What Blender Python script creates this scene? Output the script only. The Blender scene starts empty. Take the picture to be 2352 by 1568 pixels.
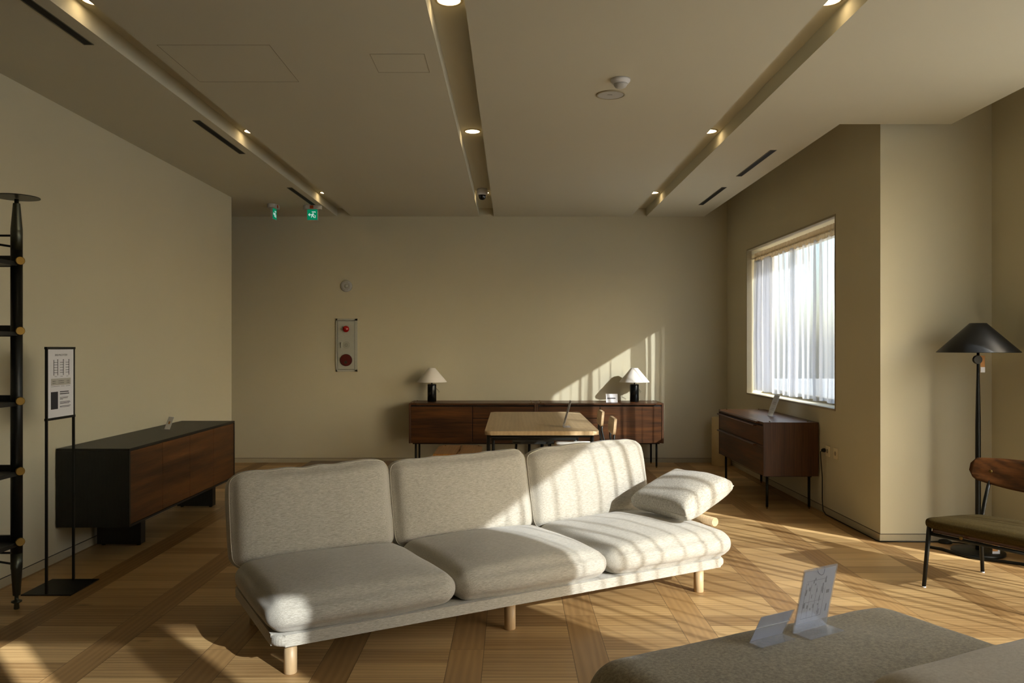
import bpy, bmesh, math, random
from mathutils import Vector, Matrix, noise as mnoise
C = bpy.context.scene
COL = C.collection
R = math.radians
random.seed(7)

# ------------------------------------------------------------ camera, sky, sun, exposure
cam_d = bpy.data.cameras.new('camera')
cam_d.sensor_width = 36.0
cam_d.lens = 36.0 * 1829 / 2352
cam_d.shift_x = 1 / 2352
cam_d.shift_y = 14 / 2352
cam_d.clip_start = 0.05
cam_d.clip_end = 300
cam = bpy.data.objects.new('camera', cam_d)
COL.objects.link(cam)
cam.location = (0, 0, 1.4)
cam.rotation_euler = (R(90), 0, 0)
C.camera = cam

SUNDIR = Vector((-0.6727, 0.7399, -0.415)).normalized()      # the way the light travels
w = bpy.data.worlds.new('sky')
C.world = w
w.use_nodes = True
nt = w.node_tree
nt.nodes.clear()
sky = nt.nodes.new('ShaderNodeTexSky')
sky.sky_type = 'NISHITA'
sky.sun_disc = False
sky.sun_elevation = R(22.5)
sky.sun_rotation = math.atan2(-SUNDIR.x, -SUNDIR.y)
sky.air_density = 1.0
sky.dust_density = 2.5
bg = nt.nodes.new('ShaderNodeBackground')
bg.inputs['Strength'].default_value = 0.62
wo = nt.nodes.new('ShaderNodeOutputWorld')
nt.links.new(sky.outputs[0], bg.inputs[0])
nt.links.new(bg.outputs[0], wo.inputs[0])

sun_d = bpy.data.lights.new('sun', 'SUN')
sun_d.energy = 10.4
sun_d.angle = R(0.5)
sun_d.color = (1.0, 0.995, 1.0)
sun = bpy.data.objects.new('sun', sun_d)
COL.objects.link(sun)
sun.location = (12, -12, 9)
sun.rotation_euler = SUNDIR.to_track_quat('-Z', 'Y').to_euler()

C.view_settings.view_transform = 'Standard'
C.view_settings.look = 'None'
C.view_settings.gamma = 1.0
C.view_settings.use_curve_mapping = False
C.view_settings.exposure = 0.34
C.cycles.use_denoising = True
C.cycles.max_bounces = 10
C.cycles.diffuse_bounces = 6
C.cycles.transparent_max_bounces = 24
C.cycles.sample_clamp_indirect = 6.0

# ------------------------------------------------------------ materials
def lin(r, g, b):
    f = lambda c: (c / 255 / 12.92) if c / 255 <= 0.04045 else ((c / 255 + 0.055) / 1.055) ** 2.4
    return (f(r), f(g), f(b), 1)

class NT:
    """small helper round a node tree"""
    def __init__(s, name):
        s.m = bpy.data.materials.new(name)
        s.m.use_nodes = True
        s.t = s.m.node_tree
        s.t.nodes.clear()
        s.out = s.t.nodes.new('ShaderNodeOutputMaterial')
    def n(s, kind, **kw):
        nd = s.t.nodes.new(kind)
        for k, v in kw.items():
            if k in nd.inputs:
                s.set(nd.inputs[k], v)
            else:
                setattr(nd, k, v)
        return nd
    def set(s, sock, v):
        if isinstance(v, bpy.types.NodeSocket):
            s.t.links.new(v, sock)
        else:
            sock.default_value = v
    def math(s, op, a, b=None, c=None):
        nd = s.t.nodes.new('ShaderNodeMath')
        nd.operation = op
        for i, v in enumerate((a, b, c)):
            if v is not None:
                s.set(nd.inputs[i], v)
        return nd.outputs[0]
    def mix(s, f, a, b):
        nd = s.t.nodes.new('ShaderNodeMix')
        nd.data_type = 'RGBA'
        s.set(nd.inputs[0], f)
        s.set(nd.inputs[6], a)
        s.set(nd.inputs[7], b)
        return nd.outputs[2]
    def coord(s, scale=(1, 1, 1)):
        tc = s.t.nodes.new('ShaderNodeTexCoord')
        mp = s.t.nodes.new('ShaderNodeMapping')
        mp.inputs['Scale'].default_value = scale
        s.t.links.new(tc.outputs['Object'], mp.inputs[0])
        return mp.outputs[0]
    def noise(s, vec, scale, detail=4, rough=0.55):
        nd = s.n('ShaderNodeTexNoise', Scale=scale, Detail=detail, Roughness=rough)
        s.t.links.new(vec, nd.inputs['Vector'])
        return nd.outputs['Fac']
    def ramp(s, f, lo, hi):
        nd = s.n('ShaderNodeMapRange')
        s.set(nd.inputs[0], f)
        nd.inputs[1].default_value = lo
        nd.inputs[2].default_value = hi
        return nd.outputs[0]
    def bump(s, h, strength, dist=0.002):
        nd = s.n('ShaderNodeBump', Strength=strength, Distance=dist)
        s.t.links.new(h, nd.inputs['Height'])
        return nd.outputs[0]
    def bsdf(s, col, rough=0.5, metal=0.0, spec=0.5, normal=None, **kw):
        p = s.t.nodes.new('ShaderNodeBsdfPrincipled')
        s.set(p.inputs['Base Color'], col)
        s.set(p.inputs['Roughness'], rough)
        s.set(p.inputs['Metallic'], metal)
        s.set(p.inputs['Specular IOR Level'], spec)
        if normal is not None:
            s.t.links.new(normal, p.inputs['Normal'])
        for k, v in kw.items():
            s.set(p.inputs[k], v)
        s.t.links.new(p.outputs[0], s.out.inputs[0])
        return p

def plain(name, rgb, rough=0.5, metal=0.0, spec=0.5, var=0.06, nscale=40, bump=0.0, **kw):
    m = NT(name)
    co = m.coord()
    f = m.noise(co, nscale)
    c = lin(*rgb)
    dk = tuple(x * (1 - var) for x in c[:3]) + (1,)
    lt = tuple(min(1, x * (1 + var)) for x in c[:3]) + (1,)
    m.bsdf(m.mix(f, dk, lt), rough, metal, spec, m.bump(f, bump) if bump else None, **kw)
    return m.m

def plaster(name, rgb, var=0.05):
    m = NT(name)
    co = m.coord()
    big = m.noise(co, 0.9, 3)
    tex = m.noise(co, 260, 3)
    weave = m.n('ShaderNodeTexWave', Scale=130.0, Distortion=1.5, bands_direction='Z')
    m.t.links.new(co, weave.inputs['Vector'])
    c = lin(*rgb)
    dk = tuple(x * (1 - var) for x in c[:3]) + (1,)
    lt = tuple(min(1, x * (1 + var)) for x in c[:3]) + (1,)
    h = m.math('ADD', m.math('MULTIPLY', weave.outputs['Fac'], 0.35), tex)
    m.bsdf(m.mix(big, dk, lt), 0.88, 0, 0.25, m.bump(h, 0.22, 0.0008))
    return m.m

def wood(name, dark, light, axis='X', rough=0.42, grain=1.0, rings=0.5, spec=0.45):
    m = NT(name)
    st = {'X': (0.9, 14, 14), 'Y': (14, 0.9, 14), 'Z': (14, 14, 0.9)}[axis]
    co = m.coord(tuple(v * grain for v in st))
    st2 = {'X': (6, 160, 160), 'Y': (160, 6, 160), 'Z': (160, 160, 6)}[axis]
    co2 = m.coord(st2)
    a = m.noise(co, 1.0, 5, 0.6)
    b = m.noise(co2, 1.0, 2, 0.5)
    wv = m.n('ShaderNodeTexWave', Scale=0.9, Distortion=9.0, Detail=3.0)
    wv.inputs['Detail Scale'].default_value = 0.8
    wv.bands_direction = 'Y' if axis != 'Y' else 'X'
    m.t.links.new(co, wv.inputs['Vector'])
    f = m.math('ADD', m.math('MULTIPLY', a, 1 - rings * 0.5), m.math('MULTIPLY', wv.outputs['Fac'], rings * 0.35))
    f = m.math('ADD', f, m.math('MULTIPLY', m.math('SUBTRACT', b, 0.5), 0.35))
    f = m.ramp(f, 0.25, 0.85)
    m.bsdf(m.mix(f, lin(*dark), lin(*light)), rough, 0, spec, m.bump(b, 0.15, 0.0006))
    return m.m

def fabric(name, dark, light, axis='X', streak=60, rough=0.95, weave=420, bump=0.35, sheen=0.25):
    m = NT(name)
    sc = {'X': (40, 420, 420), 'Y': (420, 40, 420), 'N': (110, 110, 110)}[axis]
    a = m.noise(m.coord(sc), 1.0, 3, 0.7)
    b = m.noise(m.coord(), weave, 2, 0.6)
    big = m.noise(m.coord(), 3.0, 2)
    f = m.math('ADD', m.math('MULTIPLY', a, 0.7), m.math('MULTIPLY', b, 0.3))
    f = m.ramp(f, 0.36, 0.64)
    f = m.math('ADD', m.math('MULTIPLY', f, 0.85), m.math('MULTIPLY', big, 0.15))
    h = m.math('ADD', a, b)
    m.bsdf(m.mix(f, lin(*dark), lin(*light)), rough, 0, 0.12, m.bump(h, bump, 0.0012), **{'Sheen Weight': sheen, 'Sheen Roughness': 0.6})
    return m.m

def emit(name, rgb, strength):
    m = NT(name)
    e = m.n('ShaderNodeEmission', Color=lin(*rgb), Strength=strength)
    m.t.links.new(e.outputs[0], m.out.inputs[0])
    return m.m

def sheer(name, rgb, through=0.45, lit=0.85):
    m = NT(name)
    fine = m.noise(m.coord((220, 220, 700)), 1.0, 2)
    slub = m.noise(m.coord((90, 90, 500)), 1.0, 2)
    c = lin(*rgb)
    tr = m.n('ShaderNodeBsdfTransparent')
    tl = m.n('ShaderNodeBsdfTranslucent', Color=c)
    df = m.n('ShaderNodeBsdfDiffuse', Color=c)
    mx = m.n('ShaderNodeMixShader', Fac=1 - lit)
    m.t.links.new(tl.outputs[0], mx.inputs[1])
    m.t.links.new(df.outputs[0], mx.inputs[2])
    f = m.math('ADD', 1 - through - 0.1, m.math('MULTIPLY', m.math('ADD', m.math('MULTIPLY', fine, 0.5), m.math('MULTIPLY', slub, 0.5)), 0.2))
    mx2 = m.n('ShaderNodeMixShader')
    m.t.links.new(f, mx2.inputs[0])
    m.t.links.new(tr.outputs[0], mx2.inputs[1])
    m.t.links.new(mx.outputs[0], mx2.inputs[2])
    m.t.links.new(mx2.outputs[0], m.out.inputs[0])
    return m.m

def clear(name, tint=(0.93, 0.94, 0.98, 1), gloss=0.12, haze=0.0):
    m = NT(name)
    tr = m.n('ShaderNodeBsdfTransparent', Color=tint)
    gl = m.n('ShaderNodeBsdfGlossy', Color=(1, 1, 1, 1), Roughness=0.05)
    mx = m.n('ShaderNodeMixShader', Fac=gloss)
    m.t.links.new(tr.outputs[0], mx.inputs[1])
    m.t.links.new(gl.outputs[0], mx.inputs[2])
    last = mx.outputs[0]
    if haze:
        df = m.n('ShaderNodeBsdfDiffuse', Color=(0.75, 0.78, 0.85, 1))
        m2 = m.n('ShaderNodeMixShader', Fac=haze)
        m.t.links.new(last, m2.inputs[1])
        m.t.links.new(df.outputs[0], m2.inputs[2])
        last = m2.outputs[0]
    m.t.links.new(last, m.out.inputs[0])
    return m.m

def parquet(name):
    """long boards running to the back wall every 0.564 m, short cross boards between them"""
    m = NT(name)
    tc = m.t.nodes.new('ShaderNodeTexCoord')
    sp = m.n('ShaderNodeSeparateXYZ')
    m.t.links.new(tc.outputs['Object'], sp.inputs[0])
    x, y = sp.outputs[0], sp.outputs[1]
    P, W, B = 0.564, 0.156, 0.156
    xs = m.math('SUBTRACT', x, 0.28)
    cell = m.math('FLOOR', m.math('DIVIDE', xs, P))
    xl = m.math('SUBTRACT', xs, m.math('MULTIPLY', cell, P))
    strip = m.math('LESS_THAN', xl, W)
    ys = m.math('SUBTRACT', y, 4.163)
    row = m.math('FLOOR', m.math('DIVIDE', ys, B))
    yl = m.math('SUBTRACT', ys, m.math('MULTIPLY', row, B))
    LS = B * 8
    off = m.math('MULTIPLY', m.math('FRACT', m.math('MULTIPLY', cell, 0.5)), B * 6)
    y2 = m.math('ADD', ys, off)
    row2 = m.math('FLOOR', m.math('DIVIDE', y2, LS))
    yl2 = m.math('SUBTRACT', y2, m.math('MULTIPLY', row2, LS))
    # seams
    e1 = m.math('MINIMUM', xl, m.math('ABSOLUTE', m.math('SUBTRACT', xl, W)))
    e1 = m.math('MINIMUM', e1, m.math('SUBTRACT', P, xl))
    e2 = m.math('MINIMUM', yl, m.math('SUBTRACT', B, yl))
    e3 = m.math('MINIMUM', yl2, m.math('SUBTRACT', LS, yl2))
    ey = m.math('ADD', m.math('MULTIPLY', strip, e3), m.math('MULTIPLY', m.math('SUBTRACT', 1, strip), e2))
    e = m.math('MINIMUM', e1, ey)
    seam = m.math('SUBTRACT', 1, m.ramp(e, 0.0004, 0.0022))
    rr = m.math('ADD', m.math('MULTIPLY', strip, row2), m.math('MULTIPLY', m.math('SUBTRACT', 1, strip), row))
    idv = m.n('ShaderNodeCombineXYZ')
    m.t.links.new(cell, idv.inputs[0]); m.t.links.new(rr, idv.inputs[1]); m.t.links.new(strip, idv.inputs[2])
    wn = m.n('ShaderNodeTexWhiteNoise', noise_dimensions='3D')
    m.t.links.new(idv.outputs[0], wn.inputs['Vector'])
    rnd = wn.outputs['Value']
    # grain follows the board
    def grainvec(sx, sy):
        cv = m.n('ShaderNodeCombineXYZ')
        m.t.links.new(m.math('MULTIPLY', x, sx), cv.inputs[0])
        m.t.links.new(m.math('MULTIPLY', y, sy), cv.inputs[1])
        m.t.links.new(m.math('MULTIPLY', rnd, 37.0), cv.inputs[2])
        return cv.outputs[0]
    def both(sa, sb, scale, det):
        a = m.noise(grainvec(sa, sb), scale, det, 0.6)
        b = m.noise(grainvec(sb, sa), scale, det, 0.6)
        return m.math('ADD', m.math('MULTIPLY', strip, b), m.math('MULTIPLY', m.math('SUBTRACT', 1, strip), a))
    g1 = both(1.6, 16, 1.0, 5)
    g2 = both(8, 210, 1.0, 2)
    def wv(sa, sb, d):
        nd = m.n('ShaderNodeTexWave', Scale=1.0, Distortion=7.0, Detail=2.0, bands_direction=d)
        m.t.links.new(grainvec(sa, sb), nd.inputs['Vector'])
        return nd.outputs['Fac']
    wav = m.math('ADD', m.math('MULTIPLY', strip, wv(9, .8, 'X')), m.math('MULTIPLY', m.math('SUBTRACT', 1, strip), wv(.8, 9, 'Y')))
    g = m.math('ADD', m.math('MULTIPLY', g1, 0.55), m.math('MULTIPLY', g2, 0.25))
    g = m.math('ADD', g, m.math('MULTIPLY', wav, 0.2))
    t = m.math('ADD', m.math('MULTIPLY', m.ramp(g, 0.25, 0.75), 0.45), m.math('MULTIPLY', rnd, 0.55))
    c1 = m.mix(t, lin(*FL_D), lin(*FL_L))
    c2 = m.mix(t, lin(*FS_D), lin(*FS_L))
    col = m.mix(strip, c1, c2)
    # knots
    kn = m.n('ShaderNodeTexVoronoi', Scale=1.0)
    m.t.links.new(m.math('ADD', x, 0) and grainvec(1.3, 2.6), kn.inputs['Vector'])
    knot = m.math('SUBTRACT', 1, m.ramp(kn.outputs['Distance'], 0.015, 0.075))
    col = m.mix(m.math('MULTIPLY', knot, 0.6), col, lin(70, 42, 20))
    col = m.mix(m.math('MULTIPLY', seam, 0.75), col, lin(48, 30, 14))
    h = m.math('SUBTRACT', m.math('MULTIPLY', g2, 0.3), seam)
    rough = m.math('ADD', 0.36, m.math('MULTIPLY', g2, 0.14))
    m.bsdf(col, rough, 0, 0.4, m.bump(h, 0.3, 0.0008))
    return m.m

FL_D, FL_L = (128, 94, 54), (220, 184, 128)
FS_D, FS_L = (120, 88, 50), (192, 154, 102)
M = {}
M['floor'] = parquet('oak_parquet')
M['wall'] = plaster('beige_wall', (202, 196, 171))
M['ceil'] = plaster('beige_ceiling', (202, 198, 178), 0.03)
M['backwall'] = plain('low_bounce_wall', (62, 54, 42), 0.7)  # for unseen walls only, dark so that less light bounces back
M['base'] = plain('baseboard_paint', (176, 166, 140), 0.6)
M['frame'] = plain('window_paint', (160, 150, 124), 0.55)
M['gap'] = plain('black_slot', (14, 15, 13), 0.8)
M['slotrim'] = plain('slot_rim', (96, 92, 74), 0.6)
M['hair'] = plain('hairline_gap', (140, 132, 110), 0.8)
M['black'] = plain('black_steel', (24, 26, 24), 0.38, 0.4, var=0.1)
M['blackwood'] = wood('black_wood', (18, 19, 16), (34, 35, 30), 'Y', 0.45)
M['darkgrey'] = plain('grey_steel', (74, 76, 66), 0.35, 0.8)
M['steel'] = plain('brushed_steel', (190, 193, 184), 0.5, 0.35)
M['brass'] = plain('brass', (120, 96, 48), 0.32, 0.9)
M['walnut'] = wood('walnut_veneer', (44, 25, 11), (122, 74, 34), 'X', 0.36, 1.0, 0.5)
M['walnuty'] = wood('walnut_veneer_y', (58, 32, 15), (128, 78, 40), 'Y', 0.4, 1.0, 0.5)
M['walnutz'] = wood('walnut_veneer_z', (58, 36, 20), (110, 70, 40), 'Z', 0.42, 1.4, 0.3)
M['chestnut'] = wood('warm_walnut_door', (54, 32, 15), (124, 78, 38), 'Y', 0.42, 0.7, 0.6)
M['oak'] = wood('pale_oak', (174, 148, 112), (212, 188, 152), 'X', 0.42, 1.0, 0.3)
M['oakt'] = wood('pale_oak_table', (170, 144, 106), (208, 184, 146), 'Y', 0.38, 0.7, 0.3)
M['oakz'] = wood('pale_oak_leg', (174, 146, 108), (210, 184, 144), 'Z', 0.42, 1.0, 0.3)
M['oakwarm'] = wood('warm_oak', (150, 100, 46), (196, 146, 78), 'Y', 0.42, 1.0, 0.3)
M['sofa'] = fabric('sofa_wool', (140, 134, 121), (202, 198, 186), 'X')
M['sofay'] = fabric('sofa_wool_plain', (140, 134, 121), (202, 198, 186), 'N')
M['piping'] = plain('sofa_piping', (186, 181, 166), 0.9)
M['taupe'] = fabric('taupe_weave', (112, 100, 72), (182, 166, 130), 'N', weave=500, bump=0.6, sheen=.35)
M['cream'] = fabric('cream_linen', (190, 176, 152), (214, 202, 180), 'N', bump=0.12)
M['velvet'] = fabric('olive_velvet', (56, 46, 20), (78, 64, 32), 'N', bump=0.05, sheen=0.0)
M['seatpad'] = fabric('pale_seat_pad', (206, 200, 180), (232, 228, 212), 'N', bump=0.1)
M['shade'] = plain('white_lampshade', (240, 237, 230), 0.7, var=0.02)
M['blackshade'] = plain('black_lampshade', (22, 24, 26), 0.45, var=0.05)
M['white'] = plain('white_plastic', (216, 216, 218), 0.4, var=0.02)
M['whiteg'] = plain('grey_white_plastic', (186, 186, 182), 0.45, var=0.02)
M['paper'] = plain('paper', (226, 226, 230), 0.8, var=0.02)
M['ink'] = plain('printed_ink', (46, 46, 50), 0.8)
M['inkl'] = plain('printed_grey', (138, 140, 148), 0.8)
M['inkgrey'] = plain('printed_pale_grey', (184, 182, 174), 0.8)
M['kraft'] = plain('kraft_card', (198, 144, 88), 0.8)
M['green'] = emit('green_exit_panel', (10, 160, 108), 0.42)
M['signwhite'] = emit('white_exit_symbol', (215, 240, 228), 0.6)
M['orange'] = plain('orange_tab', (172, 72, 22), 0.6)
M['redglass'] = plain('red_glass', (176, 14, 14), 0.12, spec=0.8)
M['darkred'] = plain('dark_red_plastic', (84, 20, 16), 0.4)
M['glass'] = clear('window_glass', (0.97, 0.985, 0.98, 1), 0.05)
M['acrylic'] = clear('clear_acrylic', (0.93, 0.94, 0.97, 1), 0.14, 0.14)
M['cream_tube'] = plain('cream_metal', (204, 184, 138), 0.6)
M['socket'] = plain('socket_plastic', (226, 214, 182), 0.5)
M['led'] = emit('warm_downlight', (255, 222, 170), 9)
M['sheer'] = sheer('sheer_linen', (186, 189, 196), 0.36)
M['sheer_dense'] = sheer('dense_linen', (120, 112, 96), 0.16, 0.6)
M['sheer_side'] = sheer('side_linen', (176, 177, 178), 0.44)
M['header'] = sheer('sheer_header', (214, 198, 168), 0.10, 0.45)
M['ground'] = plain('paving', (166, 164, 156), 0.9, nscale=3)
M['lens'] = plain('dark_dome', (16, 18, 20), 0.1, spec=0.8)

# ------------------------------------------------------------ mesh helpers
class MB:
    def __init__(s):
        s.b = bmesh.new()
    def box(s, x0, x1, y0, y1, z0, z1, bev=0.0, seg=2):
        vs = bmesh.ops.create_cube(s.b, size=1.0)['verts']
        for v in vs:
            v.co = Vector(((x0 + x1) / 2 + v.co.x * (x1 - x0), (y0 + y1) / 2 + v.co.y * (y1 - y0), (z0 + z1) / 2 + v.co.z * (z1 - z0)))
        if bev:
            es = list({e for v in vs for e in v.link_edges})
            bmesh.ops.bevel(s.b, geom=es, offset=bev, segments=seg, profile=0.5, affect='EDGES')
        return s
    def lathe(s, prof, cx=0, cy=0, seg=32, axis='Z', cz=0, cap=True):
        """prof = [(r, h)]"""
        rings = []
        for r, h in prof:
            ring = []
            for k in range(seg):
                a = 2 * math.pi * k / seg
                p = (r * math.cos(a), r * math.sin(a), h)
                if axis == 'Z': q = (cx + p[0], cy + p[1], cz + p[2])
                elif axis == 'Y': q = (cx + p[0], cy + p[2], cz + p[1])
                else: q = (cx + p[2], cy + p[0], cz + p[1])
                ring.append(s.b.verts.new(q))
            rings.append(ring)
        for a, b in zip(rings, rings[1:]):
            for k in range(seg):
                f = s.b.faces.new((a[k], a[(k + 1) % seg], b[(k + 1) % seg], b[k]))
                f.smooth = True
        if cap:
            s.b.faces.new(rings[0]); s.b.faces.new(rings[-1])
        return s
    def tube(s, pts, r, seg=10, cap=True):
        pts = [Vector(p) for p in pts]
        rs = r if isinstance(r, (list, tuple)) else [r] * len(pts)
        rings = []
        up = None
        for i, p in enumerate(pts):
            a = pts[max(0, i - 1)]; b = pts[min(len(pts) - 1, i + 1)]
            d = (b - a).normalized()
            if up is None:
                up = Vector((0, 0, 1)) if abs(d.z) < 0.9 else Vector((1, 0, 0))
            u = d.cross(up).normalized(); v = u.cross(d).normalized(); up = v
            ring = [s.b.verts.new(p + (u * math.cos(2 * math.pi * k / seg) + v * math.sin(2 * math.pi * k / seg)) * rs[i]) for k in range(seg)]
            rings.append(ring)
        for a, b in zip(rings, rings[1:]):
            for k in range(seg):
                f = s.b.faces.new((a[k], a[(k + 1) % seg], b[(k + 1) % seg], b[k])); f.smooth = True
        if cap:
            s.b.faces.new(rings[0]); s.b.faces.new(rings[-1])
        return s
    def loop(s, pts, r, seg=6):
        """closed tube"""
        n = len(pts); pts = [Vector(p) for p in pts]; rings = []
        cen = sum(pts, Vector()) / n
        for i, p in enumerate(pts):
            d = (pts[(i + 1) % n] - pts[i - 1]).normalized()
            u = (p - cen); u = (u - d * u.dot(d)).normalized(); v = d.cross(u)
            rings.append([s.b.verts.new(p + (u * math.cos(2 * math.pi * k / seg) + v * math.sin(2 * math.pi * k / seg)) * r) for k in range(seg)])
        for i in range(n):
            a, b = rings[i], rings[(i + 1) % n]
            for k in range(seg):
                f = s.b.faces.new((a[k], a[(k + 1) % seg], b[(k + 1) % seg], b[k])); f.smooth = True
        return s
    def prism(s, poly, z0, z1, bev=0.0, seg=2):
        lo = [s.b.verts.new((x, y, z0)) for x, y in poly]
        hi = [s.b.verts.new((x, y, z1)) for x, y in poly]
        n = len(poly)
        fs = [s.b.faces.new(lo[::-1]), s.b.faces.new(hi)]
        for k in range(n):
            fs.append(s.b.faces.new((lo[k], lo[(k + 1) % n], hi[(k + 1) % n], hi[k])))
        if bev:
            es = list({e for f in fs[:2] for e in f.edges})
            bmesh.ops.bevel(s.b, geom=es, offset=bev, segments=seg, profile=0.5, affect='EDGES')
        return s
    def xf(s, mat):
        bmesh.ops.transform(s.b, matrix=mat, verts=s.b.verts[:])
        return s
    def mesh(s, name, mat):
        bmesh.ops.recalc_face_normals(s.b, faces=s.b.faces[:])
        me = bpy.data.meshes.new(name)
        s.b.to_mesh(me); s.b.free()
        me.materials.append(mat)
        return me
    def build(s, name, mat, parent=None, smooth=False, label=None):
        me = s.mesh(name, mat)
        if smooth:
            for p in me.polygons: p.use_smooth = True
        o = bpy.data.objects.new(name, me)
        COL.objects.link(o)
        if parent: o.parent = parent
        if label: o['label'] = label
        return o

def box(*a, **k): return MB().box(*a, **k)
def tag(o, label, cat, group=None, kind=None):
    o['label'] = label; o['category'] = cat
    if group: o['group'] = group
    if kind: o['kind'] = kind
    return o
def thing(name, label, cat, loc=(0, 0, 0), rz=0, group=None):
    o = bpy.data.objects.new(name, None)
    o.empty_display_size = 0.1
    COL.objects.link(o)
    o.location = loc; o.rotation_euler = (0, 0, rz)
    return tag(o, label, cat, group)
def struct(name, mb, mat, label, cat, parent=None):
    o = mb.build(name, mat, parent)
    if not parent:
        tag(o, label, cat, kind='structure')
    return o
def dup(root, loc, rz, label, group=None):
    r = root.copy(); COL.objects.link(r); r.location = loc; r.rotation_euler = (0, 0, rz)
    r['label'] = label
    if group: r['group'] = group
    for ch in list(root.children):
        c = ch.copy(); COL.objects.link(c); c.parent = r
        for g in list(ch.children):
            d = g.copy(); COL.objects.link(d); d.parent = c
    return r
def rrect(x0, x1, y0, y1, r, seg=6):
    out = []
    for cx, cy, a0 in ((x1 - r, y1 - r, 0), (x0 + r, y1 - r, 90), (x0 + r, y0 + r, 180), (x1 - r, y0 + r, 270)):
        for k in range(seg + 1):
            a = R(a0 + 90 * k / seg)
            out.append((cx + r * math.cos(a), cy + r * math.sin(a)))
    return out
def text_mesh(txt, size, mat, name, parent, mtx):
    cu = bpy.data.curves.new(name, 'FONT')
    cu.body = txt; cu.size = size; cu.align_x = 'CENTER'; cu.align_y = 'CENTER'
    tmp = bpy.data.objects.new(name, cu)
    me = bpy.data.meshes.new_from_object(tmp)
    bpy.data.objects.remove(tmp)
    me.transform(mtx)
    me.materials.clear(); me.materials.append(mat)
    o = bpy.data.objects.new(name, me); COL.objects.link(o)
    if parent: o.parent = parent
    return o

# ------------------------------------------------------------ the room
YB = 9.70            # back wall
XL = -2.975          # left wall
H = 2.996            # ceiling
YP = 5.754           # pillar face
XS = 3.47            # side wall by the tall window
YR = -0.80           # wall behind the camera
def xw(y):           # the window wall runs very slightly askew
    return 2.625 + (YB - y) / (YB - YP) * 0.040

struct('floor', box(-6.5, 4.2, YR - .12, YB + .2, -0.1, 0.0), M['floor'], 'oak parquet floor of cross boards between long strips', 'floor')
struct('ground', box(-40, 45, -45, 45, -0.5, -0.35), M['ground'], 'pale paving outside the building', 'ground')

struct('wall_back', box(-6.5, 3.0, YB, YB + .25, 0, H + .36), M['wall'], 'beige back wall behind the long walnut sideboards', 'wall')
struct('wall_left', box(-3.2, XL, 3.15, 8.461, 0, H), M['wall'], 'beige left wall beside the black sideboard', 'wall')
struct('wall_corridor', box(-6.5, -6.3, 5.0, YB, 0, H), M['wall'], 'end wall of the side passage', 'wall')
struct('wall_bounce_trap', MB().box(-6.5, -6.3, YR - .12, 5.0, 0, H).box(-6.5, -3.2, YR - .12, YR, 0, H).box(-6.3, -3.2, 3.15, 3.3, 0, H), M['backwall'], 'added dark walls, unseen, that cut bounce light beyond the left wall', 'wall')  # invented dark room out of view, added to dim the near left
struct('wall_passage', box(-6.3, -3.2, 5.0, 5.2, 0, H), M['wall'], 'near wall of the side passage', 'wall')

# window wall, a prism with an opening
WY0, WY1, WZ0, WZ1 = 6.54, 8.90, 0.895, 2.48
def askew(mb, y0, y1, z0, z1, th=0.30):
    mb.prism([(xw(y0), y0), (xw(y0) + th, y0), (xw(y1) + th, y1), (xw(y1), y1)], z0, z1)
wr = MB()
askew(wr, 6.02, WY0, 0, H + .36); askew(wr, WY1, YB, 0, H + .36)
askew(wr, WY0, WY1, 0, WZ0); askew(wr, WY0, WY1, WZ1, H + .36)
wr.box(2.9, 3.24, WY0 - .3, WY1 + .3, WZ1 + .02, WZ1 + .12)          # shallow canopy outside
struct('wall_right', wr, M['wall'], 'beige wall around the curtained window', 'wall')
pl = MB().prism([(xw(YP), YP), (XS + .38, YP), (XS + .38, 6.02), (xw(6.02), 6.02)], 0, H + .36)
struct('wall_pillar', pl, M['wall'], 'pale projecting pier behind the black floor lamp', 'wall')

# side wall with the tall window out of frame, and the wall behind the camera
SY0, SY1 = 0.15, 4.81
ws = MB().box(XS, XS + .38, SY1, YP, 0, H + .36).box(XS, XS + .38, YR - .12, SY0, 0, H + .36)
ws.box(XS, XS + .38, SY0, SY1, 0, .08).box(XS, XS + .38, SY0, SY1, 2.86, H + .36)
struct('wall_side', ws, M['wall'], 'right hand wall holding the tall side window', 'wall')
wn = MB().box(-3.2, 1.69, YR - .12, YR, 0, H).box(2.46, 2.62, YR - .12, YR, 0, H).box(3.08, XS + .38, YR - .12, YR, 0, H + .36)
wn.box(1.69, 2.50, YR - .12, YR, 2.67, H).box(2.50, 3.08, YR - .12, YR, 2.80, H).box(1.69, 3.08, YR - .12, YR, 0, 2.20)
struct('wall_front', wn, M['backwall'], 'unseen wall behind the camera, darkened to cut bounce light, with two high openings', 'wall')  # wall out of view, its dark tone added to lower bounce light

# ceiling with three light troughs and a curtain slot along the windows
CX = [(-2.122, -1.945), (-0.396, -0.216), (1.457, 1.638)]
XE, YE, XE2 = 2.345, 5.69, 3.142
ce = MB()
T = H + .36
edges = [-6.5] + [v for c in CX for v in c] + [XE]
for i in range(0, len(edges) - 1, 2):
    ce.box(edges[i], edges[i + 1], YR, YB, H, T)
for a, b in CX:
    ce.box(a, b, YR, YB, H + .10, T)
ce.box(XE, XE2, YR, YE, H, T)
ce.box(-6.5, XS + .38, YR - .12, YB + .25, T, T + .15)
struct('ceiling', ce, M['ceil'], 'beige ceiling with three long lighting troughs', 'ceiling')

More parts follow.
